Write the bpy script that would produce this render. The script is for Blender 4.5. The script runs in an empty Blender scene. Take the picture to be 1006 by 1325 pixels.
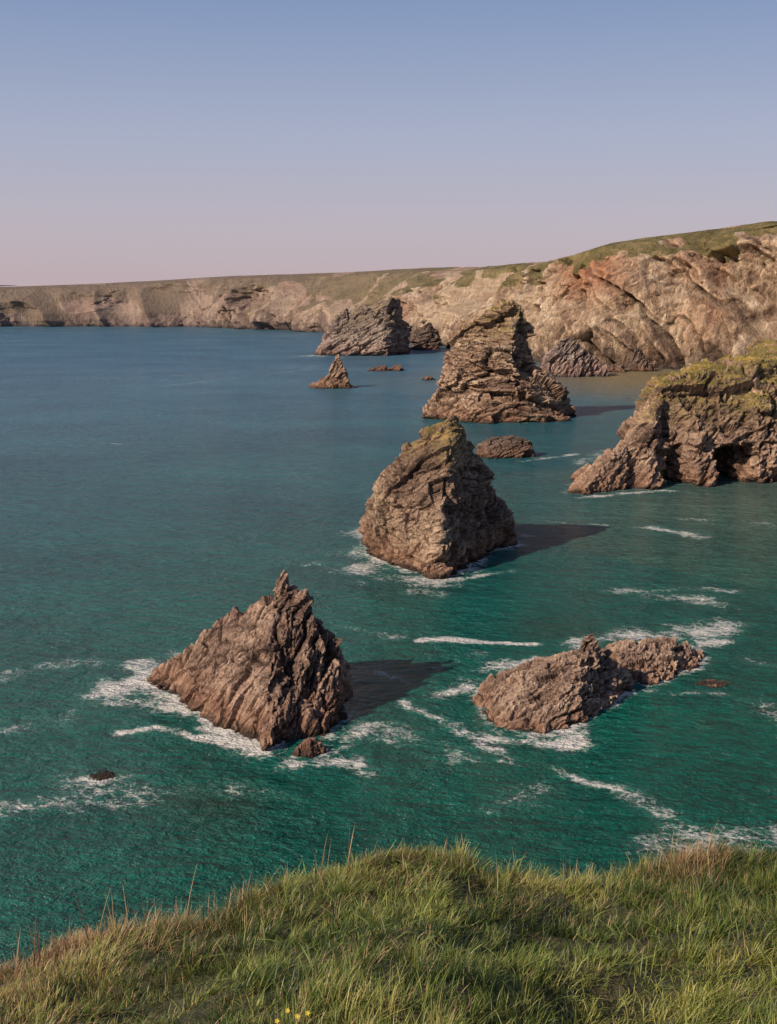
import bpy, bmesh, math, numpy as np
from mathutils import Vector, kdtree
scene = bpy.context.scene
rng = np.random.default_rng(7)
M32 = 0xFFFFFFFF

# ------------------------------------------------------------------ numpy noise
def h3(i, j, k, s):
    n = ((i*73856093) ^ (j*19349663) ^ (k*83492791) ^ (s*97531+1013)) & M32
    n = ((n ^ (n >> 13))*1274126177) & M32
    n = ((n ^ (n >> 16))*1103515245) & M32
    n = n ^ (n >> 15)
    return n/4294967296.0
def vnoise(p, s=0):
    f = np.floor(p); i = f.astype(np.int64); t = p-f
    t = t*t*t*(t*(t*6-15)+10)
    r = np.zeros(len(p))
    for dx in (0, 1):
        wx = t[:, 0] if dx else 1-t[:, 0]
        for dy in (0, 1):
            wy = t[:, 1] if dy else 1-t[:, 1]
            for dz in (0, 1):
                wz = t[:, 2] if dz else 1-t[:, 2]
                r += wx*wy*wz*h3(i[:, 0]+dx, i[:, 1]+dy, i[:, 2]+dz, s)
    return r*2-1
def fbm(p, o=4, s=0):
    r = np.zeros(len(p)); a = 1.0; q = p.copy()
    for k in range(o):
        r += a*vnoise(q, s+k*17); q = q*2.03+11.3; a *= .5
    return r
def facets(p, s=0, tilt=1.3, offs=.4):
    """voronoi blocks: every cell is its own tilted facet"""
    i = np.floor(p).astype(np.int64); best = np.full(len(p), 1e9); out = np.zeros(len(p))
    for dx in (-1, 0, 1):
        for dy in (-1, 0, 1):
            for dz in (-1, 0, 1):
                a, b, c = i[:, 0]+dx, i[:, 1]+dy, i[:, 2]+dz
                fx = a+h3(a, b, c, s+1); fy = b+h3(a, b, c, s+2); fz = c+h3(a, b, c, s+3)
                ex, ey, ez = p[:, 0]-fx, p[:, 1]-fy, p[:, 2]-fz
                d = ex*ex+ey*ey+ez*ez
                v = (h3(a, b, c, s+4)*2-1)*offs + tilt*(ex*(h3(a, b, c, s+5)*2-1)+ey*(h3(a, b, c, s+6)*2-1)+ez*(h3(a, b, c, s+7)*2-1))
                m = d < best
                best = np.where(m, d, best); out = np.where(m, v, out)
    return out
def cleft(p, s, w=3.0):
    return np.clip(1-np.abs(fbm(p, 3, s))*w, 0, 1)**1.5
def sstep(x, a, b):
    t = np.clip((x-a)/(b-a), 0, 1); return t*t*(3-2*t)

# ------------------------------------------------------------------ node helper
class NT:
    def __init__(s, nt): s.nt = nt
    def n(s, t, ins=None, **kw):
        nd = s.nt.nodes.new(t)
        for k, v in kw.items(): setattr(nd, k, v)
        for k, v in (ins or {}).items():
            if isinstance(v, bpy.types.NodeSocket): s.nt.links.new(v, nd.inputs[k])
            else: nd.inputs[k].default_value = v
        return nd
    def math(s, op, a, b=0.0, c=0.0, clamp=False):
        return s.n('ShaderNodeMath', {0: a, 1: b, 2: c}, operation=op, use_clamp=clamp).outputs[0]
    def mix(s, f, a, b, blend='MIX'):
        nd = s.n('ShaderNodeMix', {0: f, 6: a, 7: b}, data_type='RGBA', blend_type=blend)
        return nd.outputs[2]
    def rng(s, v, a, b, c=0.0, d=1.0):
        return s.n('ShaderNodeMapRange', {0: v, 1: a, 2: b, 3: c, 4: d}).outputs[0]
    def noise(s, vec, scale, detail=4, rough=.55, dist=0.0):
        return s.n('ShaderNodeTexNoise', {'Vector': vec, 'Scale': scale, 'Detail': detail, 'Roughness': rough, 'Distortion': dist}).outputs['Fac']
    def mapping(s, vec, sc=(1, 1, 1), rot=(0, 0, 0), loc=(0, 0, 0)):
        return s.n('ShaderNodeMapping', {'Vector': vec, 'Scale': sc, 'Rotation': rot, 'Location': loc}).outputs[0]
    def ramp(s, f, stops):
        nd = s.n('ShaderNodeValToRGB', {0: f}); r = nd.color_ramp
        while len(r.elements) < len(stops): r.elements.new(.5)
        for e, (p, c) in zip(r.elements, stops):
            e.position = p; e.color = (*c, 1)
        return nd.outputs[0]
def newmat(name):
    m = bpy.data.materials.new(name); m.use_nodes = True
    m.node_tree.nodes.clear(); return m, NT(m.node_tree)
def finish(t, shader):
    o = t.n('ShaderNodeOutputMaterial'); t.nt.links.new(shader, o.inputs[0])
C4 = lambda c: (*c, 1)

def rock_material(name, dark, mid, light, S=1.0, rot=(0, 0, 0), grass=0.0, grass_z=(20, 30), wet=1.0, grass_col=(.13, .115, .035), nz=.62, haze=0.0, crack=.5):
    m, t = newmat(name)
    g = t.n('ShaderNodeNewGeometry'); pos = g.outputs['Position']
    px, py, pz = t.n('ShaderNodeSeparateXYZ', {0: pos}).outputs
    nzv = t.n('ShaderNodeSeparateXYZ', {0: g.outputs['Normal']}).outputs[2]
    st = t.mapping(pos, (.35, .35, 1.6), rot)
    n1 = t.noise(pos, .09/S, 4, .6)
    n2 = t.noise(st, .55/S, 5, .65, .5)
    n3 = t.noise(pos, 1.6/S, 4, .7)
    f = t.math('ADD', t.math('MULTIPLY', n1, .5), t.math('ADD', t.math('MULTIPLY', n2, .32), t.math('MULTIPLY', n3, .18)))
    col = t.ramp(f, [(.38, dark), (.48, mid), (.60, light)])
    sp = t.rng(t.noise(pos, 3.2/S, 3, .7), .6, .68)
    col = t.mix(t.math('MULTIPLY', sp, .35), col, C4([min(1, c*1.4) for c in light]))
    vo = t.n('ShaderNodeTexVoronoi', {'Vector': t.mapping(t.n('ShaderNodeVectorMath', {0: pos, 1: t.n('ShaderNodeVectorMath', {0: t.n('ShaderNodeTexNoise', {'Vector': pos, 'Scale': .5/S}).outputs['Color'], 'Scale': 2.0*S}, operation='SCALE').outputs[0]}, operation='ADD').outputs[0], (.4, .4, 1.3), rot), 'Scale': .55/S}, feature='DISTANCE_TO_EDGE').outputs['Distance']
    cr = t.math('MULTIPLY', t.rng(vo, 0.0, .06, 1, 0), t.rng(n1, .42, .58))
    col = t.mix(t.math('MULTIPLY', cr, crack), col, C4([c*.35 for c in dark]))
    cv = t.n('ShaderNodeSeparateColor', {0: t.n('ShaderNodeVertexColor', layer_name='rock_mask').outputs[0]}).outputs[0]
    col = t.mix(t.math('MULTIPLY', cv, .6), col, C4([c*.4 for c in dark]))  # crevice shade painted into the rock colour from the cleft mask
    pt = t.rng(g.outputs['Pointiness'], .43, .57, .42, 1.55)  # painted occlusion: creases darkened, raised edges lightened
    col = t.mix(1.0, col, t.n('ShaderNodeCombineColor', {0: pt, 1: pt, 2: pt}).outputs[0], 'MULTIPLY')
    if grass > 0:
        gz = t.rng(t.math('ADD', pz, t.math('MULTIPLY', t.math('SUBTRACT', n1, .5), 24.0)), grass_z[0], grass_z[1])
        gn = t.math('ADD', nzv, t.math('MULTIPLY', t.math('SUBTRACT', t.noise(pos, .22/S, 5, .7), .5), 1.5))
        gm = t.math('MULTIPLY', t.math('MULTIPLY', t.rng(gn, nz-.1, nz+.12), gz), grass)
        gc = t.ramp(n2, [(.35, [c*.6 for c in grass_col]), (.5, grass_col), (.66, [grass_col[0]*1.9, grass_col[1]*1.6, grass_col[2]*1.6])])
        col = t.mix(gm, col, gc)
    if wet > 0:
        zz = t.math('ADD', pz, t.math('MULTIPLY', t.math('SUBTRACT', n2, .5), 3.0))
        b = t.rng(zz, 1.0*wet, 5.5*wet, 1, 0)
        col = t.mix(t.math('MULTIPLY', b, .5), col, C4((.28, .135, .078)))
        w = t.rng(zz, .2*wet, 1.3*wet, 1, 0)
        col = t.mix(t.math('MULTIPLY', w, .88), col, C4((.025, .017, .013)))
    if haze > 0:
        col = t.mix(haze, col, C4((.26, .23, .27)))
    bh = t.math('ADD', t.math('MULTIPLY', n2, .45), t.math('MULTIPLY', n3, .4))
    bmp = t.n('ShaderNodeBump', {'Height': bh, 'Strength': .9, 'Distance': 1.1*S})
    p = t.n('ShaderNodeBsdfPrincipled', {'Base Color': col, 'Roughness': .85, 'Normal': bmp.outputs[0]})
    p.inputs['Specular IOR Level'].default_value = .25
    finish(t, p.outputs[0]); return m

# ------------------------------------------------------------------ meshes
def mesh_from(name, v, f, mat=None, smooth=False):
    me = bpy.data.meshes.new(name); me.from_pydata(v, [], f); me.update()
    ob = bpy.data.objects.new(name, me); scene.collection.objects.link(ob)
    if mat: me.materials.append(mat)
    if smooth: me.polygons.foreach_set('use_smooth', [True]*len(me.polygons))
    return ob
def fast_mesh(name, V, quads=None, tris=None, mat=None, smooth=False):
    me = bpy.data.meshes.new(name)
    nq = 0 if quads is None else len(quads); ntq = 0 if tris is None else len(tris)
    me.vertices.add(len(V)); me.vertices.foreach_set('co', V.astype(np.float32).ravel())
    loops = []; starts = []
    if nq: loops.append(quads.ravel()); starts.append(np.arange(nq)*4)
    if ntq: loops.append(tris.ravel()); starts.append(nq*4+np.arange(ntq)*3)
    loops = np.concatenate(loops).astype(np.int32); starts = np.concatenate(starts).astype(np.int32)
    me.loops.add(len(loops)); me.loops.foreach_set('vertex_index', loops)
    me.polygons.add(nq+ntq); me.polygons.foreach_set('loop_start', starts)
    me.update(calc_edges=True)
    if smooth: me.polygons.foreach_set('use_smooth', np.ones(nq+ntq, dtype=bool))
    if mat: me.materials.append(mat)
    ob = bpy.data.objects.new(name, me); scene.collection.objects.link(ob); return ob
def grid_faces(nu, nv, flip=False):
    a = (np.arange(nu-1)[:, None]*nv+np.arange(nv-1)[None, :]).ravel()
    q = np.stack([a, a+nv, a+nv+1, a+1], 1)
    return q[:, ::-1].copy() if flip else q
def paint(ob, name, arr):
    at = ob.data.color_attributes.new(name, 'FLOAT_COLOR', 'POINT')
    at.data.foreach_set('color', arr.astype(np.float32).ravel())

WATER = []   # waterline points for foam
def frame(a, n):
    a = Vector(a).normalized(); n = Vector(n); n = (n-a*n.dot(a)).normalized(); b = n.cross(a)
    return np.array([a, b, n])
def rock(name, hulls, voxel, L, a, n, mat, seed, amp=1.0, foam=1.0, smooth=4, el=3.0, strat=1.0):
    V = []; F = []
    for pts in hulls:
        bm = bmesh.new()
        vs = [bm.verts.new(p) for p in pts]
        r = bmesh.ops.convex_hull(bm, input=vs)
        bmesh.ops.delete(bm, geom=list({e for e in r['geom_interior']+r['geom_unused'] if isinstance(e, bmesh.types.BMVert)}), context='VERTS')
        bm.verts.index_update(); o = len(V)
        V += [tuple(v.co) for v in bm.verts]; F += [[v.index+o for v in f.verts] for f in bm.faces]
        bm.free()
    tmp = mesh_from('tmp', V, F)
    r = tmp.modifiers.new('r', 'REMESH'); r.mode = 'VOXEL'; r.voxel_size = voxel
    s = tmp.modifiers.new('s', 'SMOOTH'); s.factor = .5; s.iterations = smooth
    dg = bpy.context.evaluated_depsgraph_get()
    me = bpy.data.meshes.new_from_object(tmp.evaluated_get(dg))
    bpy.data.objects.remove(tmp)
    P = np.empty(len(me.vertices)*3, np.float32); me.vertices.foreach_get('co', P); P = P.reshape(-1, 3).astype(np.float64)
    Nn = np.empty(len(P)*3, np.float32); me.vertex_normals.foreach_get('vector', Nn); Nn = Nn.reshape(-1, 3)
    R = frame(a, n)
    Q = P@R.T
    Q = Q+np.stack([fbm(P/L*.9, 2, seed+k) for k in range(3)], 1)*L*.05
    Qs = Q/np.array([el, 1.5, 1.0])
    d = facets(Qs/(L*.17), seed)*L*.050
    d += facets(Qs/(L*.075), seed+20)*L*.026
    d += facets(Qs/(L*.033), seed+40)*L*.012
    d += fbm(P/(L*.35), 3, seed+60)*L*.018
    c1 = cleft(Qs/(L*.16), seed+80, 4); c2 = cleft(Qs/(L*.06), seed+81, 3.5)
    d -= c1*L*.034+c2*L*.012
    ph = Q[:, 2]/(L*.055)+fbm(P/(L*.5), 2, seed+85)*.8
    d += ((ph-np.floor(ph))-.5)*L*.011*strat
    if L*.016 > voxel*1.2: d += facets(Qs/(L*.017), seed+90)*L*.005
    top = sstep(P[:, 2], P[:, 2].max()*.55, P[:, 2].max())
    d *= amp*(1-.35*top)
    P = P+Nn*d[:, None]
    me.vertices.foreach_set('co', P.astype(np.float32).ravel()); me.update()
    me.name = name
    me.materials.clear(); me.materials.append(mat)
    ob = bpy.data.objects.new(name, me); scene.collection.objects.link(ob)
    paint(ob, 'rock_mask', np.stack([np.clip(c1+.5*c2, 0, 1), c2, c2, np.ones(len(P))], 1))
    w = P[np.abs(P[:, 2]) < voxel*.6]
    if foam > 0:
        st = max(1, len(w)//1500)
        for q in w[::st]: WATER.append((q[0], q[1], foam))
    return ob
def base(pts, z=-5): return [(x, y, z) for x, y in pts]+[(x, y, .2) for x, y in pts]

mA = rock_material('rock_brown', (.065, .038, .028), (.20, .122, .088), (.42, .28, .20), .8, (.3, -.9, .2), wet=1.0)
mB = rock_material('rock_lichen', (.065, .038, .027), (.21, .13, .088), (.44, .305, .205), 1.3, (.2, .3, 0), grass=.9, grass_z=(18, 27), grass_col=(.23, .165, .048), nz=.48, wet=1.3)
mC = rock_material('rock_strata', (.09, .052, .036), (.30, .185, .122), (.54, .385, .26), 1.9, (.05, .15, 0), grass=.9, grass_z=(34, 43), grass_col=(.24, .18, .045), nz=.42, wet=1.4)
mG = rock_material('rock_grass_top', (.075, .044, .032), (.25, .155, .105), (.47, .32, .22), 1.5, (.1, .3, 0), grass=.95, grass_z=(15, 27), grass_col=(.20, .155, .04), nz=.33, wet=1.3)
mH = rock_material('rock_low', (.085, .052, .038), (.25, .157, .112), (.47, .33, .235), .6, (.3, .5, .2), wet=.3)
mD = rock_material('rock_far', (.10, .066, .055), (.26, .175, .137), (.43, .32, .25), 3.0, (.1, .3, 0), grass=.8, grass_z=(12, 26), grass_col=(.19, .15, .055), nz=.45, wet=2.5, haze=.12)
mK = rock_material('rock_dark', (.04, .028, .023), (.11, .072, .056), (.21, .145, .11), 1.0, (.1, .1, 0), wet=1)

# front-left stack
bA = [(-37.7, 172), (-31.9, 163.6), (-23.4, 156), (-16.8, 145), (-12.0, 148.5), (-7.0, 153.5), (-6.2, 164), (-9, 176), (-20, 181), (-32, 179)]
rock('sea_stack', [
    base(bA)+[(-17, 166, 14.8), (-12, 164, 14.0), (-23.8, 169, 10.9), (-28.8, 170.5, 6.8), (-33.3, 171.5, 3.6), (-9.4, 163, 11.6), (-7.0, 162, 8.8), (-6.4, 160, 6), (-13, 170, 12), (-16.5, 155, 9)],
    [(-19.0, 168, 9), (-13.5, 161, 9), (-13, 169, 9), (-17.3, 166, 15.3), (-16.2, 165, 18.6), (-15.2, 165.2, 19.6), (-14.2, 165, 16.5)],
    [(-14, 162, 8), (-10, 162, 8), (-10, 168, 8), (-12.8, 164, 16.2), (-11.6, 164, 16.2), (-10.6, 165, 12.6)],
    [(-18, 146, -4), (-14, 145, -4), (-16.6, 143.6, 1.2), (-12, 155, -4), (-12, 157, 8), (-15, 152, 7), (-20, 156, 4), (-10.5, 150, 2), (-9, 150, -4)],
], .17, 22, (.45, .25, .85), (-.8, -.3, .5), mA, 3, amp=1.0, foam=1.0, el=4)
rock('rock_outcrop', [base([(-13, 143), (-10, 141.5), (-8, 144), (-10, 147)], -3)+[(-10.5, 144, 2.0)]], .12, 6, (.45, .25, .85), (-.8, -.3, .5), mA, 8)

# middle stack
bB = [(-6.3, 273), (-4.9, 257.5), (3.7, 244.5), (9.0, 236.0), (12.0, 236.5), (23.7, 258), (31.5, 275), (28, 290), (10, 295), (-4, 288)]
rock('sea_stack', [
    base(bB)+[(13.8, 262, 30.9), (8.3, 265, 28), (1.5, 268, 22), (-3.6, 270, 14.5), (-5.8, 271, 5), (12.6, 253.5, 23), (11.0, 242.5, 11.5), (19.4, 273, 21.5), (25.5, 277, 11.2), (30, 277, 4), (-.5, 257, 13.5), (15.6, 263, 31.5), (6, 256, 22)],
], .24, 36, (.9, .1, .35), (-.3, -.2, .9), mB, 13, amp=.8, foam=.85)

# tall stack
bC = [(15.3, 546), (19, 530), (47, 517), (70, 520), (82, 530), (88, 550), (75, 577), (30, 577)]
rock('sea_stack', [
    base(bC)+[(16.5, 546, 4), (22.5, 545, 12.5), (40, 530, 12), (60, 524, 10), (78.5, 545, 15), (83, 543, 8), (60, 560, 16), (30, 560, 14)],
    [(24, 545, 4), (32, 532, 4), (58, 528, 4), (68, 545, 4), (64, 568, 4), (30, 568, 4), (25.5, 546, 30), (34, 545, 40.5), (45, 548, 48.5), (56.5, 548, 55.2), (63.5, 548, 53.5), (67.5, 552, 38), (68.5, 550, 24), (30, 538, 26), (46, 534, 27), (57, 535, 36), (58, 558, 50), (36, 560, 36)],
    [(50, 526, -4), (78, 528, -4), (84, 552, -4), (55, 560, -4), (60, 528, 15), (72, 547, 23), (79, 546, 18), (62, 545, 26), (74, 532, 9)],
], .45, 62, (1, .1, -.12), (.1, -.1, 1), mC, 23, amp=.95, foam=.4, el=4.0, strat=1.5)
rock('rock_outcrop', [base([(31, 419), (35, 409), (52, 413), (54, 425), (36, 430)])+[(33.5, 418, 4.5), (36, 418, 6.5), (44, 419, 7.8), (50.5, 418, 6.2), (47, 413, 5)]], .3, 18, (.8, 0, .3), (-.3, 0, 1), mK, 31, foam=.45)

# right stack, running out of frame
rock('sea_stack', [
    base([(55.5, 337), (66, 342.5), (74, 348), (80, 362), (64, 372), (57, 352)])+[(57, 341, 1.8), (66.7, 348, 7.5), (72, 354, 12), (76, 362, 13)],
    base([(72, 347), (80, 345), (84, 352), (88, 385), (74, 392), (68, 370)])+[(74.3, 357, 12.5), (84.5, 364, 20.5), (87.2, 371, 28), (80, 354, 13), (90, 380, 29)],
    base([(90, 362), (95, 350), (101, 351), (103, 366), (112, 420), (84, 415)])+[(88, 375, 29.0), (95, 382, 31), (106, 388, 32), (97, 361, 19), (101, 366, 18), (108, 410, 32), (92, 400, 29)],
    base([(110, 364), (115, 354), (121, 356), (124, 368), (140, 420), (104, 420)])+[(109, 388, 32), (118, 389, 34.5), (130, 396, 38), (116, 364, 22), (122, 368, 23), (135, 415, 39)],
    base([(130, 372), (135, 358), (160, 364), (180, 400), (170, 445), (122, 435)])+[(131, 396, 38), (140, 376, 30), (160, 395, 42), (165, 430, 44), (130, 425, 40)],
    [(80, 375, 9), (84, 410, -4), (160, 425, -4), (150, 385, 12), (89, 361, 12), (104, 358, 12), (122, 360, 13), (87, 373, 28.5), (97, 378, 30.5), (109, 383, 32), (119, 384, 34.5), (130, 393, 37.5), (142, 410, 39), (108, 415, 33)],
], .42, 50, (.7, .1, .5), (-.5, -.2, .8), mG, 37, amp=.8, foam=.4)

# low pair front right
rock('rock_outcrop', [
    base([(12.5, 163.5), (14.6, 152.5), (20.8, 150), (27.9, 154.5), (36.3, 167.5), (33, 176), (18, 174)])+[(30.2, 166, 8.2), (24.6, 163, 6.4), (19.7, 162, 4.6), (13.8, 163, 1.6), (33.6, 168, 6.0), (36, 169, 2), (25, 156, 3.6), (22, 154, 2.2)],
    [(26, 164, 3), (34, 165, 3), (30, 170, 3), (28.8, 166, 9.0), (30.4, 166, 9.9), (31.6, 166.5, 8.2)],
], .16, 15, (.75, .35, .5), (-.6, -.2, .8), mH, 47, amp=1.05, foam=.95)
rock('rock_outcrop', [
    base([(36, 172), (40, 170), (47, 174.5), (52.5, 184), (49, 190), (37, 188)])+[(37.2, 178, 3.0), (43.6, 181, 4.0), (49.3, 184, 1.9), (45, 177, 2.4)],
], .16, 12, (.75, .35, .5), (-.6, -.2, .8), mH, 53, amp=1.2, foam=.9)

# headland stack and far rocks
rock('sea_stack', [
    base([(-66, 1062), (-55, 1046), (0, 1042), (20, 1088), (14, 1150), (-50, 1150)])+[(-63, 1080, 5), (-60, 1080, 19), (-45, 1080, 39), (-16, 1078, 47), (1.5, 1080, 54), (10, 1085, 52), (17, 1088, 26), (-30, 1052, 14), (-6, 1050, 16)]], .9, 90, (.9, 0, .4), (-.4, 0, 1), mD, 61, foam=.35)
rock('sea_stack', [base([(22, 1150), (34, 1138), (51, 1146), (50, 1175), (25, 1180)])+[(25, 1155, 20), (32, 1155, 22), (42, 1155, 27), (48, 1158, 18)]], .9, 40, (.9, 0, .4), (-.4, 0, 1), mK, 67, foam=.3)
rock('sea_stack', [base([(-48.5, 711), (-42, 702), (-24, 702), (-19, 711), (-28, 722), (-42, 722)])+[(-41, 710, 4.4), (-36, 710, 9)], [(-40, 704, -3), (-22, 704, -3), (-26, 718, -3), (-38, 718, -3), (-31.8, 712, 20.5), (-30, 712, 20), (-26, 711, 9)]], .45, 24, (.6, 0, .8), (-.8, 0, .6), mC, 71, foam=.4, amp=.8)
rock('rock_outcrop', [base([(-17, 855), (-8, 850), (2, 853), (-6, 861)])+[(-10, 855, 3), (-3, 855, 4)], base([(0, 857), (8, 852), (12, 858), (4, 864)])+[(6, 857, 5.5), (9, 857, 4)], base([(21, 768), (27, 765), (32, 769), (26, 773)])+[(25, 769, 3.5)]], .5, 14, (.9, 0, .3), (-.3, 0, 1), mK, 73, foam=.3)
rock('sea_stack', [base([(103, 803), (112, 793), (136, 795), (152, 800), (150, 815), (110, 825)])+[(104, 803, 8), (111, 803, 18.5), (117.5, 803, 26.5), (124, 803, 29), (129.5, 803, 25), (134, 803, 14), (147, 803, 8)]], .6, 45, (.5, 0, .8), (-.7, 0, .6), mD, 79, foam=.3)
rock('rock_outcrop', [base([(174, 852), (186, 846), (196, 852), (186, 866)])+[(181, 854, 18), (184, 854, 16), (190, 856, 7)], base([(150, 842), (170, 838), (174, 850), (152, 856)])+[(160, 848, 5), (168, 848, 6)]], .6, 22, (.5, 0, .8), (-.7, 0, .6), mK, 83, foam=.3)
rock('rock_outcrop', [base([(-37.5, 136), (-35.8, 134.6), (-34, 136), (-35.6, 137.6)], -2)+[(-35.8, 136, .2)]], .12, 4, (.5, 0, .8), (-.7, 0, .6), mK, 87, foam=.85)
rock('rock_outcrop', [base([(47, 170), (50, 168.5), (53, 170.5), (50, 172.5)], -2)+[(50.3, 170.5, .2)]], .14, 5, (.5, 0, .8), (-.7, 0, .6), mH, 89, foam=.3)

# ------------------------------------------------------------------ mainland cliffs
def coast(name, pts, nu, nv, mat, seed, lenscale=1.0, amp=1.0, plateau=900):
    P = np.array(pts, float)
    c = np.r_[0, np.cumsum(np.hypot(np.diff(P[:, 0]), np.diff(P[:, 1])))]
    dens = 1.0/np.maximum(400, np.hypot(P[:, 0], P[:, 1]))
    fine = np.linspace(0, c[-1], 4000); dn = np.interp(fine, c, dens); cd = np.r_[0, np.cumsum(dn)[:-1]]; cd /= cd[-1]
    u = np.interp(np.linspace(0, 1, nu), cd, fine)
    def sm(a, w):
        k = np.ones(w)/w; return np.convolve(np.pad(a, (w//2, w-1-w//2), mode='edge'), k, mode='valid')
    uu = np.linspace(0, c[-1], 3000)
    W = max(3, int(110*lenscale/(c[-1]/3000)))
    X = sm(np.interp(uu, c, P[:, 0]), W); Y = sm(np.interp(uu, c, P[:, 1]), W)
    H = sm(np.interp(uu, c, P[:, 2]), W); S = sm(np.interp(uu, c, P[:, 3]), W)
    tx = sm(np.gradient(X), 3*W); ty = sm(np.gradient(Y), 3*W); l = np.hypot(tx, ty); nx, ny = ty/l, -tx/l
    X, Y, H, S, nx, ny = [np.interp(u, uu, q) for q in (X, Y, H, S, nx, ny)]
    nf = int(nv*.88)
    v = np.r_[np.linspace(0, 1, nf), 1+np.linspace(0, 1, nv-nf+1)[1:]**2]
    off = np.where(v <= 1, np.interp(v, [0, .25, .6, .85, 1], [0, .10, .42, .74, 1.0]), 1.0)
    zz = np.where(v <= 1, np.interp(v, [0, .25, .6, .85, 1], [-.03, .30, .68, .93, 1.0]), 1.0)
    pl = np.where(v > 1, v-1, 0)
    A = S[:, None]*off[None, :]+pl[None, :]*plateau
    Z = H[:, None]*zz[None, :]+(pl[None, :]*plateau)*.012
    PX = X[:, None]+nx[:, None]*A; PY = Y[:, None]+ny[:, None]*A
    V = np.stack([PX, PY, Z], -1).reshape(-1, 3)
    hf = (zz[None, :]*np.ones((nu, 1))).ravel()
    plf = np.exp(-(pl[None, :]*plateau*np.ones((nu, 1))).ravel()/40)
    fade = (np.clip(.6+v*3, 0, 1)*np.interp(v, [0, .75, 1, 2], [1, .9, .45, .45]))[None, :]*np.ones((nu, 1)); fade = fade.ravel()*plf
    dfade = (np.interp(v, [0, .7, .93, 2], [1, 1, .10, .05]))[None, :]*np.ones((nu, 1)); dfade = dfade.ravel()
    NX = np.repeat(nx, len(v)); NY = np.repeat(ny, len(v))
    q = np.stack([V[:, 0]+V[:, 2]*.6, V[:, 1], V[:, 2]/5], 1)
    far = sstep(V[:, 1], 1200, 1700)
    g0 = 1-2*np.abs(vnoise(q/170, seed+1)); g1 = 1-2*np.abs(vnoise(q/80, seed)); g2 = 1-2*np.abs(vnoise(q/34, seed+3)); g3 = 1-2*np.abs(vnoise(q/14, seed+4))
    rug = np.clip(.38+.8*fbm(V/np.array([110, 110, 55]), 3, seed+7)+.5*(hf < .3)*(1-hf/.3), 0, 1)
    rug = np.clip(rug+.2*(1-far)*np.exp(-((V[:, 0]-170)/70)**2)*(hf > .45)-far*.35*(hf > .35), 0, 1)
    cl = cleft(q/50, seed+9, 5)*(.25+.75*rug); cl2 = cleft(q/20, seed+10, 4)*rug
    ribs = (-g0*24-g1*20-g2*(6+6*rug)-g3*(1.5+4*rug)+cl*11+cl2*5+fbm(q/200, 2, seed+5)*14)*amp
    sh = ribs*fade
    dd = facets(V/np.array([26, 26, 50]), seed+10)*5+facets(V/np.array([11, 11, 18]), seed+30)*3.3+facets(V/np.array([4.5, 4.5, 7]), seed+50)*1.9+fbm(V/14, 4, seed+70)*1.5
    dd = dd*amp*dfade*(.18+.82*rug)
    V[:, 0] += NX*(sh-dd*.8); V[:, 1] += NY*(sh-dd*.8)
    V[:, 2] += dd*.3*np.where(V[:, 2] > 1, 1, 0)+fbm(V/np.array([260, 260, 900]), 3, seed+90)*2.0*np.where(V[:, 2] > 30, 1, 0)
    ob = fast_mesh(name, V, grid_faces(nu, len(v), True), mat=mat)
    gq = np.stack([V[:, 0]+V[:, 2]*.8, V[:, 1], V[:, 2]*.6], 1)
    gr = sstep(hf*.60+.48*fbm(gq/48, 5, seed+110)-.35*rug+.10*g1+.14*far+.02, .40, .56)
    gr = np.where(np.tile(pl > 0, nu), 1, gr)
    red = np.exp(-((V[:, 0]-158)/30)**2-((V[:, 1]-945)/70)**2-((V[:, 2]-72)/20)**2)*1.1+.4*sstep(fbm(V/60, 3, seed+120), .4, .85)
    paint(ob, 'cliff_mask', np.stack([rug, gr, np.clip(red, 0, 1), np.clip(cl+.6*cl2, 0, 1)], 1))
    G = V.reshape(nu, len(v), 3); wl = G[np.arange(nu), np.argmax(G[:, :, 2] > 0, axis=1)]
    for w in wl[::3]: WATER.append((w[0], w[1], .35))
    return ob
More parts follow.
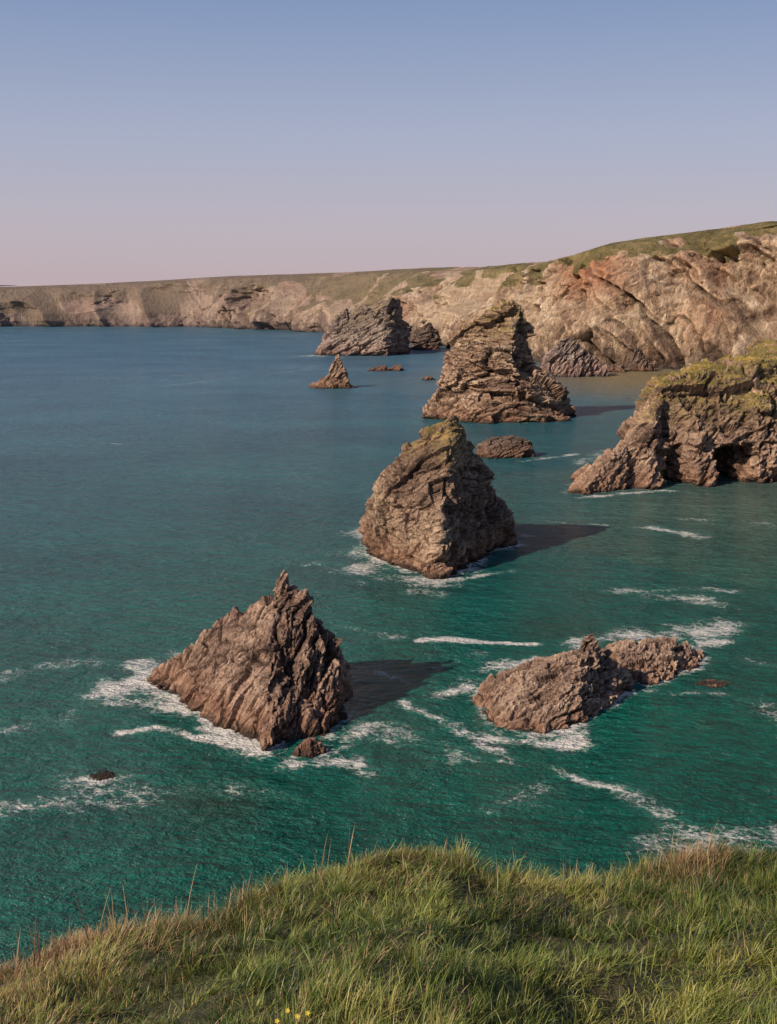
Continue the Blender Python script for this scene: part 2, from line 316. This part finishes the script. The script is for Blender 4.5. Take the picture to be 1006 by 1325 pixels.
def cliff_material():
    m, t = newmat('cliff_face')
    g = t.n('ShaderNodeNewGeometry'); pos = g.outputs['Position']
    px, py, pz = t.n('ShaderNodeSeparateXYZ', {0: pos}).outputs
    vc = t.n('ShaderNodeVertexColor', layer_name='cliff_mask')
    rug, gr, red = t.n('ShaderNodeSeparateColor', {0: vc.outputs[0]}).outputs
    clf = vc.outputs[1]
    lean = t.mapping(pos, (1, 1, .3), (0, .45, 0))
    s1 = t.noise(lean, .045, 5, .65, .6); s2 = t.noise(lean, .2, 5, .7); s3 = t.noise(pos, .5, 3, .7)
    f = t.math('ADD', t.math('MULTIPLY', s1, .5), t.math('ADD', t.math('MULTIPLY', s2, .33), t.math('MULTIPLY', s3, .17)))
    col = t.ramp(f, [(.37, (.13, .08, .055)), (.45, (.33, .21, .135)), (.53, (.52, .365, .24)), (.62, (.72, .57, .42))])
    scree = t.ramp(s2, [(.35, (.42, .285, .175)), (.6, (.62, .45, .30))])
    col = t.mix(t.rng(rug, .15, .4, .8, 0), col, scree)
    col = t.mix(t.math('MULTIPLY', red, t.rng(s2, .35, .55, .35, .9)), col, C4((.42, .165, .08)))
    low = t.rng(t.math('ADD', pz, t.math('MULTIPLY', t.math('SUBTRACT', s1, .5), 50.0)), 4, 24, 1, 0)
    col = t.mix(t.math('MULTIPLY', low, .65), col, t.ramp(s2, [(.4, (.07, .05, .042)), (.6, (.23, .155, .115))]))
    col = t.mix(t.math('MULTIPLY', clf, .5), col, C4((.09, .056, .042)))  # shade of the clefts painted into the cliff colour
    pt = t.rng(g.outputs['Pointiness'], .42, .58, .5, 1.45)  # occlusion put into the colour: hollows darker, ridges brighter
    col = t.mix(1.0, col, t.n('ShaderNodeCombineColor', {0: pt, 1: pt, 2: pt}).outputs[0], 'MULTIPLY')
    gcol = t.ramp(t.noise(pos, .06, 6, .7), [(.35, (.09, .085, .03)), (.5, (.19, .15, .055)), (.65, (.32, .235, .105))])
    gm = t.rng(t.math('ADD', gr, t.math('MULTIPLY', t.math('SUBTRACT', t.noise(pos, .12, 5, .75), .5), 1.1)), .4, .62)
    farc = t.rng(t.math('ADD', py, t.math('MULTIPLY', px, -.5)), 1300, 2000)  # brown-pink far coast, with a distance haze tint painted in
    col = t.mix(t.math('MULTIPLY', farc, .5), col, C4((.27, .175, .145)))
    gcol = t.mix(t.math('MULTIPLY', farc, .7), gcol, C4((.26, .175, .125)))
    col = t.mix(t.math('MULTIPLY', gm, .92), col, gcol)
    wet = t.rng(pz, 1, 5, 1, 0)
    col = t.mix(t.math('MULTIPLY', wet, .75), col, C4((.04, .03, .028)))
    col = t.mix(t.rng(py, 900, 2000, .02, .20), col, C4((.27, .24, .28)))  # aerial haze painted into the colour, stronger with distance
    bmp = t.n('ShaderNodeBump', {'Height': t.math('ADD', t.math('MULTIPLY', s2, 1.0), t.math('MULTIPLY', s3, .5)), 'Strength': .9, 'Distance': 6.0})
    p = t.n('ShaderNodeBsdfPrincipled', {'Base Color': col, 'Roughness': .92, 'Normal': bmp.outputs[0]})
    p.inputs['Specular IOR Level'].default_value = .1
    finish(t, p.outputs[0]); return m
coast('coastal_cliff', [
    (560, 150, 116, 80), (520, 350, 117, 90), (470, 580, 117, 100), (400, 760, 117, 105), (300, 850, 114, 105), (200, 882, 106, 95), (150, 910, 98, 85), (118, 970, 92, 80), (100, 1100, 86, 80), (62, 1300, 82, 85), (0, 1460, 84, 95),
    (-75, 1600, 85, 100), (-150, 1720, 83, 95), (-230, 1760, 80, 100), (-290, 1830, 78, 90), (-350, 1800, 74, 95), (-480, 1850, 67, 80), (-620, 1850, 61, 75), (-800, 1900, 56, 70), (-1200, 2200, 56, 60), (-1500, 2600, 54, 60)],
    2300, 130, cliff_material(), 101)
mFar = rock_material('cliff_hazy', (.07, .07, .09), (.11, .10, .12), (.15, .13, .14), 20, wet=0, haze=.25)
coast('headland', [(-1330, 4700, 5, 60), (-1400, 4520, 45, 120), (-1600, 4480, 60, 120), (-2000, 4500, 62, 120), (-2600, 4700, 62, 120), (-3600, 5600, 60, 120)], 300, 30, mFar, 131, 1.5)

# ------------------------------------------------------------------ sea
def axis(lo, hi, step, far, g=1.06):
    a = list(np.arange(lo, hi, step)); s = step
    left = []; x = lo
    while x > -far: s = min(s*g, 4000); x -= s; left.append(x)
    s = step; x = a[-1]; right = []
    while x < far: s = min(s*g, 4000); x += s; right.append(x)
    return np.array(left[::-1]+a+right)
xs = axis(-75, 110, .6, 45000); ys = axis(100, 330, .6, 45000, 1.025)
XX, YY = np.meshgrid(xs, ys, indexing='ij'); SV = np.stack([XX.ravel(), YY.ravel(), np.zeros(XX.size)], 1)
seg = lambda pts, w, s: (pts, w, s)
strokes = [
 seg([(5.4, 193), (10, 193.6), (18, 191.6), (25, 191)], 1.3, 1.5),
 seg([(-37.7, 149.4), (-32.3, 151.8), (-27, 148.5), (-21.9, 145.8)], 1.2, .88),
 seg([(-24, 148), (-20.5, 146.2)], 1.3, .85),
 seg([(-14, 141.5), (-10.2, 139.2), (-5, 140)], 3.0, 1.0), seg([(-5, 146), (-3, 152)], 2.0, .75),
 seg([(-43, 166), (-39, 171), (-41, 178), (-36, 184)], 3.8, .92), seg([(-46, 164), (-33, 160)], 3.0, .7),
 seg([(1.5, 163), (4, 159.5), (6.5, 157)], 1.1, .85), seg([(6.5, 157), (12, 147), (17, 139)], 1.7, .56), seg([(10, 152), (13, 145)], 1.1, .75),
 seg([(14, 141), (18, 138.5)], .9, .85),
 seg([(21.3, 138), (25, 134), (28, 132.5)], 1.2, .78), seg([(28, 132.5), (31.5, 128), (34, 124)], 3.2, .55), seg([(33, 124), (38, 121), (46, 119)], 3.8, .54), seg([(30, 118), (50, 114)], 4, .48),
 seg([(50, 225), (57, 220), (65, 214)], 4.4, .60), seg([(50, 222), (58, 228), (70, 224)], 2.4, .55),
 seg([(34, 192), (44, 198), (52, 197), (60, 200)], 4.4, .88), seg([(52, 188), (57, 194)], 4.0, .72), seg([(30, 182), (37, 192)], 4, .8),
 seg([(-9, 262), (-6, 246), (3, 238), (12, 231)], 5.0, .66), seg([(-16, 250), (-4, 240)], 4, .5), seg([(-5, 252), (4, 242)], 3, .95), seg([(12, 233), (24, 242)], 2.4, .75), seg([(-6, 233), (10, 222)], 3.5, .48),
 seg([(47, 404), (58, 412), (69, 421)], 1.7, .8), seg([(66, 400), (80, 425), (92, 432)], 5, .62), seg([(68, 289), (73, 282), (77, 276)], 2.6, .66), seg([(40, 300), (60, 290), (68, 289)], 2, .48),
 seg([(55, 332), (66, 337), (85, 343)], 2.2, .7), seg([(10, 165), (14, 176), (24, 180)], 3.2, .82), seg([(13, 150), (22, 146), (29, 150)], 2.6, .9),
 seg([(-110, 450), (-104, 446)], 3, .7), seg([(-150, 700), (-60, 870)], 8, .40), seg([(-250, 760), (-150, 800), (-60, 900)], 9, .40), seg([(-40, 1020), (-90, 1040), (-30, 1060)], 8, .6), seg([(-200, 820), (-60, 760)], 7, .38),
 seg([(-48, 132), (-36, 128), (-20, 134)], 3.4, .44), seg([(-60, 150), (-48, 156), (-44, 160)], 3.4, .48), seg([(0, 146), (6, 140)], 2.4, .46), seg([(-24, 133), (-14, 130)], 2.8, .46), seg([(-60, 135), (-52, 128)], 3, .42),
 seg([(40, 168), (50, 165)], 2.5, .5), seg([(-37.5, 134.5), (-34, 134.5)], 1.2, 1.0), seg([(80, 300), (120, 290), (150, 310)], 5, .4), seg([(-5, 175), (5, 170), (15, 185)], 3, .46), seg([(55, 160), (60, 150)], 3, .44), seg([(0, 196), (-10, 205)], 2.4, .44),
 seg([(-2, 150), (4, 148), (8, 140)], 3.5, .46), seg([(20, 130), (10, 126)], 3, .42), seg([(-28, 190), (-20, 200)], 3, .40), seg([(60, 180), (72, 170)], 5, .44), seg([(-62, 175), (-50, 180)], 4, .40),
]
foam = np.zeros(len(SV)); P2 = SV[:, :2]
wq = np.stack([fbm(SV/9, 3, 201), fbm(SV/9, 3, 211)], 1)*2.8
for pts, w, s in strokes:
    pa = np.array(pts, float); m = w*4
    sel = np.where((P2[:, 0] > pa[:, 0].min()-m) & (P2[:, 0] < pa[:, 0].max()+m) & (P2[:, 1] > pa[:, 1].min()-m) & (P2[:, 1] < pa[:, 1].max()+m))[0]
    q = P2[sel]+wq[sel]*(min(1, w/3) if s < 1.2 else .15)
    best = np.full(len(sel), 1e9)
    for a, b in zip(pa[:-1], pa[1:]):
        ab = b-a; t = np.clip(((q-a)@ab)/(ab@ab), 0, 1); best = np.minimum(best, np.hypot(*(q-(a+t[:, None]*ab)).T))
    foam[sel] = np.maximum(foam[sel], s*np.exp(-(best/w)**2*.9))
kd = kdtree.KDTree(len(WATER))
for i, (x, y, s) in enumerate(WATER): kd.insert((x, y, 0), i)
kd.balance()
near = np.where((P2[:, 0] > -700) & (P2[:, 0] < 450) & (P2[:, 1] > 110) & (P2[:, 1] < 2000))[0]
rn = np.clip(fbm(SV[near]/10, 3, 221)*.8+.5, 0, 1.6)
for k, ii in enumerate(near):
    co, idx, d = kd.find((SV[ii, 0], SV[ii, 1], 0))
    s = WATER[idx][2]; dist = math.hypot(SV[ii, 0], SV[ii, 1]); w = 1.4+dist*.003
    side = ((SV[ii, 0]-co[0])*-.6+(SV[ii, 1]-co[1])*-.8)/(d+.3)
    f = s*math.exp(-d/(w*(.45+1.7*rn[k])))*(.78+.22*side)*1.25
    if f > foam[ii]: foam[ii] = f
foam *= np.where(foam > 1.15, 1, np.clip(.9+.55*fbm(SV/6, 3, 241), .25, 1.2))
bay = np.exp(-(((P2[:, 0]-190)/115)**2+((P2[:, 1]-780)/135)**2)*1.0)*1.2
bay = np.maximum(bay, .5*np.exp(-(((P2[:, 0]-150)/80)**2+((P2[:, 1]-325)/80)**2)))
bay = np.clip(bay+fbm(SV/60, 3, 231)*.10*(bay > .05), 0, 1)
reef = np.zeros(len(SV))
for (x, y, rx, ry) in [(45.8, 154.3, 2.6, 3), (50.3, 170.4, 4, 3.5), (-36, 136, 4, 4), (8, 228, 9, 8), (57, 158, 5, 4), (-20, 128, 8, 6), (30, 200, 10, 6), (38, 275, 12, 12)]:
    reef = np.maximum(reef, np.exp(-((P2[:, 0]-x)/rx)**2-((P2[:, 1]-y)/ry)**2))
seaob = fast_mesh('sea', SV, grid_faces(len(xs), len(ys), False), smooth=True)
paint(seaob, 'sea_mask', np.stack([foam, bay, reef, np.ones(len(foam))], 1))
m, t = newmat('sea_water')
g = t.n('ShaderNodeNewGeometry'); pos = g.outputs['Position']
sep = t.n('ShaderNodeSeparateColor', {0: t.n('ShaderNodeVertexColor', layer_name='sea_mask').outputs[0]}).outputs
px, py, pz = t.n('ShaderNodeSeparateXYZ', {0: pos}).outputs
off = t.math('ADD', py, t.math('MULTIPLY', px, -.45))
col = t.ramp(t.rng(off, 100, 900), [(0, (.001, .100, .068)), (.1, (.001, .112, .086)), (.3, (.010, .112, .125)), (.6, (.035, .135, .175)), (1, (.065, .155, .215))])
pat = t.noise(t.mapping(pos, (.6, 1, 1)), .018, 4, .6)
col = t.mix(1.0, col, t.ramp(pat, [(.3, (.72, .74, .78)), (.7, (1.25, 1.23, 1.17))]), 'MULTIPLY')
col = t.mix(sep[1], col, C4((.26, .20, .105)))
col = t.mix(t.math('MULTIPLY', sep[2], .5), col, C4((.02, .05, .035)))
dis = t.n('ShaderNodeVectorMath', {0: pos, 1: t.n('ShaderNodeVectorMath', {0: t.n('ShaderNodeTexNoise', {'Vector': pos, 'Scale': .5, 'Detail': 3.0}).outputs['Color'], 'Scale': 3.0}, operation='SCALE').outputs[0]}, operation='ADD').outputs[0]
lace1 = t.rng(t.n('ShaderNodeTexVoronoi', {'Vector': dis, 'Scale': .55}, feature='DISTANCE_TO_EDGE').outputs['Distance'], 0, .22, 1, 0)
lace2 = t.rng(t.n('ShaderNodeTexVoronoi', {'Vector': dis, 'Scale': 1.6}, feature='DISTANCE_TO_EDGE').outputs['Distance'], 0, .25, 1, 0)
fn = t.noise(pos, .45, 6, .75)
mm = t.math('ADD', t.math('ADD', t.math('MULTIPLY', sep[0], .9), t.math('MULTIPLY', fn, 1.1)), t.math('ADD', t.math('MULTIPLY', lace1, .24), t.math('MULTIPLY', lace2, .15)))
fm = t.math('MULTIPLY', t.math('MULTIPLY', t.rng(mm, 1.14, 1.52), t.rng(sep[0], .05, .25)), .92)
soft = t.math('MULTIPLY', t.rng(sep[0], .1, 1.0), .4)
col = t.mix(soft, col, C4((.12, .30, .24)))
col = t.mix(fm, col, C4((.78, .71, .64)))
w1 = t.noise(t.mapping(pos, (1, 1.8, 1), (0, 0, .5)), .35, 4, .7, .4)
w2 = t.noise(t.mapping(pos, (1, 1.5, 1), (0, 0, -.3)), 1.3, 3, .65, .3)
w3 = t.noise(t.mapping(pos, (1, 2.0, 1), (0, 0, .3)), .09, 3, .6)
wv = t.math('ADD', t.math('ADD', t.math('MULTIPLY', w1, 1.9), t.math('MULTIPLY', w2, .75)), t.math('MULTIPLY', w3, 3.0))
ripple = t.rng(t.math('ADD', t.math('MULTIPLY', w1, .5), t.math('ADD', t.math('MULTIPLY', w2, .25), t.math('MULTIPLY', w3, .25))), .41, .59, .74, 1.28)  # light and dark of the wavelets, painted into the water colour
col = t.mix(t.math('SUBTRACT', 1.0, fm), col, t.mix(1.0, col, t.n('ShaderNodeCombineColor', {0: ripple, 1: ripple, 2: ripple}).outputs[0], 'MULTIPLY'))
bmp = t.n('ShaderNodeBump', {'Height': wv, 'Strength': 1.0, 'Distance': 1.0})
rw = t.rng(py, 150, 1000, .14, .36)
rough = t.math('ADD', rw, t.math('MULTIPLY', fm, .5))
p = t.n('ShaderNodeBsdfPrincipled', {'Base Color': col, 'Roughness': rough, 'IOR': 1.33, 'Normal': bmp.outputs[0]})
p.inputs['Specular IOR Level'].default_value = .4
finish(t, p.outputs[0]); seaob.data.materials.append(m)

# ------------------------------------------------------------------ clifftop ground
ex = np.array([-16, -6, -2.21, -1.62, -.96, -.35, .24, 1.25, 2.06, 2.64, 6, 16])
ey = np.array([3.2, 5.0, 6.0, 6.3, 6.5, 6.7, 7.0, 7.0, 7.2, 7.3, 7.6, 6])
ez = np.array([53.9, 55.3, 56.12, 56.20, 56.24, 56.34, 56.29, 56.16, 56.17, 56.15, 56.1, 56])
def ground(x, y):
    e = np.interp(x, ex, ey); z0 = np.interp(x, ex, ez)
    d = y-e
    up = np.where(d < 0, -.27*np.maximum(d, -7.5), 0)
    p = np.stack([x, y, x*0], 1)
    dn = np.where(d > 0, -(.27*d+1.9*(np.sqrt(d*d+.09)-.3)), 0)
    lump = fbm(p/1.1, 3, 301)*.09+fbm(p/.38, 2, 311)*.05+np.clip(d, 0, 8)*fbm(p/3, 4, 321)*.3
    return z0+up+np.maximum(dn, -62)+lump
gx = np.r_[np.linspace(-60, -8, 40)[:-1], np.linspace(-8, 8, 260), np.linspace(8, 60, 40)[1:]]
gy = np.r_[np.linspace(-40, 1, 30)[:-1], np.linspace(1, 10, 180), np.linspace(10, 50, 90)[1:]]
GX, GY = np.meshgrid(gx, gy, indexing='ij'); GZ = ground(GX.ravel(), GY.ravel())
m, t = newmat('clifftop_soil')
g = t.n('ShaderNodeNewGeometry'); pos = g.outputs['Position']
nz = t.n('ShaderNodeSeparateXYZ', {0: g.outputs['Normal']}).outputs[2]
gc = t.ramp(t.noise(pos, 3, 6, .7), [(.3, (.03, .032, .012)), (.5, (.06, .055, .022)), (.7, (.14, .095, .05))])
rc = t.ramp(t.noise(pos, .8, 6, .7), [(.3, (.06, .04, .03)), (.7, (.25, .18, .13))])
col = t.mix(t.rng(nz, .5, .7), rc, gc)
p = t.n('ShaderNodeBsdfPrincipled', {'Base Color': col, 'Roughness': .95, 'Normal': t.n('ShaderNodeBump', {'Height': t.noise(pos, 12, 5), 'Distance': .05}).outputs[0]})
finish(t, p.outputs[0])
fast_mesh('clifftop_ground', np.stack([GX.ravel(), GY.ravel(), GZ], 1), grid_faces(len(gx), len(gy)), mat=m, smooth=True)

# ------------------------------------------------------------------ grass
def blades(name, x, y, ln, wid, azi, lean, droop, colr, mat, seg=3):
    n = len(x); z = ground(x, y)-.01
    dirx, diry = np.cos(azi), np.sin(azi)
    wa = azi+np.pi/2+rng.normal(0, .6, n); wx, wy = np.cos(wa), np.sin(wa)
    V = np.zeros((n, seg*2+1, 3))
    cx, cy, cz = x.copy(), y.copy(), z.copy(); th = lean.copy()
    for k in range(seg+1):
        w = wid*(1-(k/seg)**1.6)*.5
        if k < seg:
            V[:, 2*k] = np.stack([cx-wx*w, cy-wy*w, cz], 1); V[:, 2*k+1] = np.stack([cx+wx*w, cy+wy*w, cz], 1)
            s = ln/seg
            cx = cx+dirx*np.sin(th)*s; cy = cy+diry*np.sin(th)*s; cz = cz+np.cos(th)*s; th = th+droop
        else: V[:, 2*seg] = np.stack([cx, cy, cz], 1)
    b = np.arange(n)[:, None]*(seg*2+1)
    q = np.concatenate([b+np.array([[2*k, 2*k+1, 2*k+3, 2*k+2]]) for k in range(seg-1)])
    tr = b+np.array([[2*seg-2, 2*seg-1, 2*seg]])
    ob = fast_mesh(name, V.reshape(-1, 3), q, tr, mat)
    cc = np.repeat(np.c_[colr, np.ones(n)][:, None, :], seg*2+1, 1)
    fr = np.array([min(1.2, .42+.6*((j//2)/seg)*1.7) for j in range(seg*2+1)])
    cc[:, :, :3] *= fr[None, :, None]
    paint(ob, 'blade_color', cc.reshape(-1, 4)); return ob
m, t = newmat('grass_blade')
c = t.n('ShaderNodeVertexColor', layer_name='blade_color').outputs[0]
p = t.n('ShaderNodeBsdfPrincipled', {'Base Color': c, 'Roughness': .45}); p.inputs['Specular IOR Level'].default_value = .4
tl = t.n('ShaderNodeBsdfTranslucent', {'Color': c})
finish(t, t.n('ShaderNodeMixShader', {0: .3, 1: p.outputs[0], 2: tl.outputs[0]}).outputs[0]); mG2 = m
def pick_area(n):
    x = rng.uniform(-3.9, 4.2, n); e = np.interp(x, ex, ey)
    y = 3.0+(e+.5-3.0)*rng.random(n); return x, y
NT_ = 3100
tx_, ty_ = pick_area(NT_); per = rng.integers(25, 85, NT_)
idx = np.repeat(np.arange(NT_), per); n1 = len(idx)
r = np.abs(rng.normal(0, .07, n1)); a = rng.uniform(0, 2*np.pi, n1)
x = tx_[idx]+r*np.cos(a); y = ty_[idx]+r*np.sin(a)
n2 = 42000; x2, y2 = pick_area(n2)
x = np.r_[x, x2]; y = np.r_[y, y2]; a = np.r_[a, rng.uniform(0, 2*np.pi, n2)]; r = np.r_[r, np.full(n2, .06)]
n = len(x); P3 = np.stack([x, y, x*0], 1)
tl_ = np.r_[np.repeat(rng.uniform(.45, 1.3, NT_), per), np.full(n2, .7)]
ln = (.085+.09*rng.random(n))*tl_*(1+.35*fbm(P3/.9, 2, 401))
vx = np.cos(a)*r*9+.22+.65*vnoise(P3/.45, 411)+rng.normal(0, .35, n); vy = np.sin(a)*r*9+.05+.65*vnoise(P3/.45, 421)+rng.normal(0, .35, n)
azi = np.arctan2(vy, vx); lean = np.clip(np.hypot(vx, vy)*.6+rng.normal(0, .15, n), .02, 1.35)
droop = rng.uniform(.05, .5, n)
e = np.interp(x, ex, ey)
green = np.array([.185, .235, .040]); lime = np.array([.50, .47, .13]); dk = np.array([.045, .08, .016]); straw = np.array([.62, .45, .23]); rust = np.array([.34, .175, .08])
tk = np.r_[np.repeat(rng.normal(0, .25, NT_), per), rng.normal(0, .2, n2)]
k = np.clip(fbm(P3/1.0, 3, 431)*.5+.48+tk+rng.normal(0, .14, n), 0, 1)[:, None]
colr = np.where(k < .5, dk+(green-dk)*k*2, green+(lime-green)*(k-.5)*2)
rim = np.exp(-np.maximum(0, e-y)/.35)
ps = .055+.2*rim+.75*np.clip((-x-.4)/1.4, 0, 1)*np.exp(-np.maximum(0, e-y)/.9)+.16*np.clip(fbm(P3/.7, 2, 441), 0, 1)
tuft = np.exp(-((x-2.0)/.2)**2-((y-7.15)/.25)**2); ps += tuft*.7
isS = (rng.random(n) < ps)[:, None]
mixs = rng.random(n)[:, None]
colr = np.where(isS, straw*mixs+rust*(1-mixs), colr)
colr *= rng.uniform(.7, 1.3, n)[:, None]
wid = rng.uniform(.003, .0058, n)
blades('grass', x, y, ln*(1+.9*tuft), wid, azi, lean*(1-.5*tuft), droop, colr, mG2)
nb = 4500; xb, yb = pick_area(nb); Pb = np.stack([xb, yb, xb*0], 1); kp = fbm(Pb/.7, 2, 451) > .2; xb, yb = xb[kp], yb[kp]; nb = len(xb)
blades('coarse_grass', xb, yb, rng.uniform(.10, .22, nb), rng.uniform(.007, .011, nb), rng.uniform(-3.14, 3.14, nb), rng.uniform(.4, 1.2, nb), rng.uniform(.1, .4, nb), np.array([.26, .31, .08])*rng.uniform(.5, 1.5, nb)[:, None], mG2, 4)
sx = []; sy = []; sl = []
for (cx, cy, num, L) in [(-1.62, 6.15, 8, .42), (-2.0, 6.0, 10, .26), (-1.4, 6.3, 5, .25), (-.36, 6.7, 7, .28), (-1.95, 5.8, 7, .3), (-.9, 6.5, 8, .2), (2.05, 7.15, 16, .24), (.3, 6.9, 8, .2), (1.2, 6.9, 10, .18), (-2.6, 5.7, 10, .3), (3, 7.2, 10, .25), (-1.1, 6.4, 8, .2), (.8, 6.95, 8, .17), (-1.8, 5.9, 10, .22), (-2.2, 5.7, 12, .25)]:
    for q in range(num):
        sx.append(cx+rng.normal(0, .13)); sy.append(cy+rng.normal(0, .1)); sl.append(L*rng.uniform(.55, 1.1))
sx, sy, sl = map(np.array, (sx, sy, sl)); ns = len(sx)
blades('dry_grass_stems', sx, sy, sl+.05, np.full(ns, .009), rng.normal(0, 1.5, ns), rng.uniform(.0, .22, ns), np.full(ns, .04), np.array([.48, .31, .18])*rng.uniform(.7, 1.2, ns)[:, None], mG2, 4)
V = []; F = []
for (cx, cy) in [(-.37, 4.14), (-.33, 4.17), (-.41, 4.2), (-.45, 4.12)]:
    fx, fy = cx+rng.normal(0, .01), cy+rng.normal(0, .01)
    fz = ground(np.array([fx]), np.array([fy]))[0]+.14
    o = len(V); V.append((fx, fy-.003, fz-.003))
    for j in range(10):
        rr = .012 if j % 2 == 0 else .007; an = j*math.pi/5
        V.append((fx+rr*math.cos(an), fy-.3*rr+rr*.5*math.sin(an), fz+rr*.8*math.sin(an)))
    F += [(o, o+1+j, o+1+(j+1) % 10) for j in range(10)]
m, t = newmat('petal_yellow'); p = t.n('ShaderNodeBsdfPrincipled', {'Base Color': C4((.6, .43, .03)), 'Roughness': .5}); finish(t, p.outputs[0])
mesh_from('yellow_wildflowers', V, F, m)

# ------------------------------------------------------------------ light, sky, camera
sd = Vector((-.84, -.54, 0)).normalized(); el = math.radians(32)
sdir = Vector((sd.x*math.cos(el), sd.y*math.cos(el), math.sin(el)))
L = bpy.data.lights.new('sun', 'SUN'); L.energy = 5.0; L.angle = math.radians(.6); L.color = (1, .87, .71)
lo = bpy.data.objects.new('sun', L); scene.collection.objects.link(lo); lo.rotation_euler = (-sdir).to_track_quat('-Z', 'Y').to_euler()
w = bpy.data.worlds.new('World'); scene.world = w; w.use_nodes = True; w.node_tree.nodes.clear(); t = NT(w.node_tree)
sky = t.n('ShaderNodeTexSky', sky_type='NISHITA', sun_disc=False, sun_elevation=el, sun_rotation=math.atan2(sd.x, sd.y), air_density=1.0, dust_density=1.5, ozone_density=2.0)
tc = t.n('ShaderNodeTexCoord').outputs['Generated']
z = t.n('ShaderNodeSeparateXYZ', {0: tc}).outputs[2]
rp = t.ramp(z, [(0.0, (.56, .445, .475)), (.05, (.52, .46, .53)), (.12, (.41, .44, .58)), (.225, (.23, .315, .515)), (.45, (.10, .16, .31)), (1.0, (.065, .115, .25))])
rp10 = t.n('ShaderNodeVectorMath', {0: rp, 'Scale': 10.0}, operation='SCALE').outputs[0]
bg = t.n('ShaderNodeBackground', {0: t.mix(.88, sky.outputs[0], rp10), 1: .1})
o = t.n('ShaderNodeOutputWorld'); w.node_tree.links.new(bg.outputs[0], o.inputs[0])
cam = bpy.data.cameras.new('camera'); co = bpy.data.objects.new('camera', cam); scene.collection.objects.link(co)
co.location = (0, 0, 60); co.rotation_euler = (math.radians(90-10.96), 0, 0)
cam.sensor_fit = 'VERTICAL'; cam.sensor_height = 36; cam.lens = 36*1500/1325; cam.clip_start = .1; cam.clip_end = 100000
scene.camera = co
scene.view_settings.view_transform = 'Standard'; scene.view_settings.look = 'None'; scene.view_settings.exposure = 0
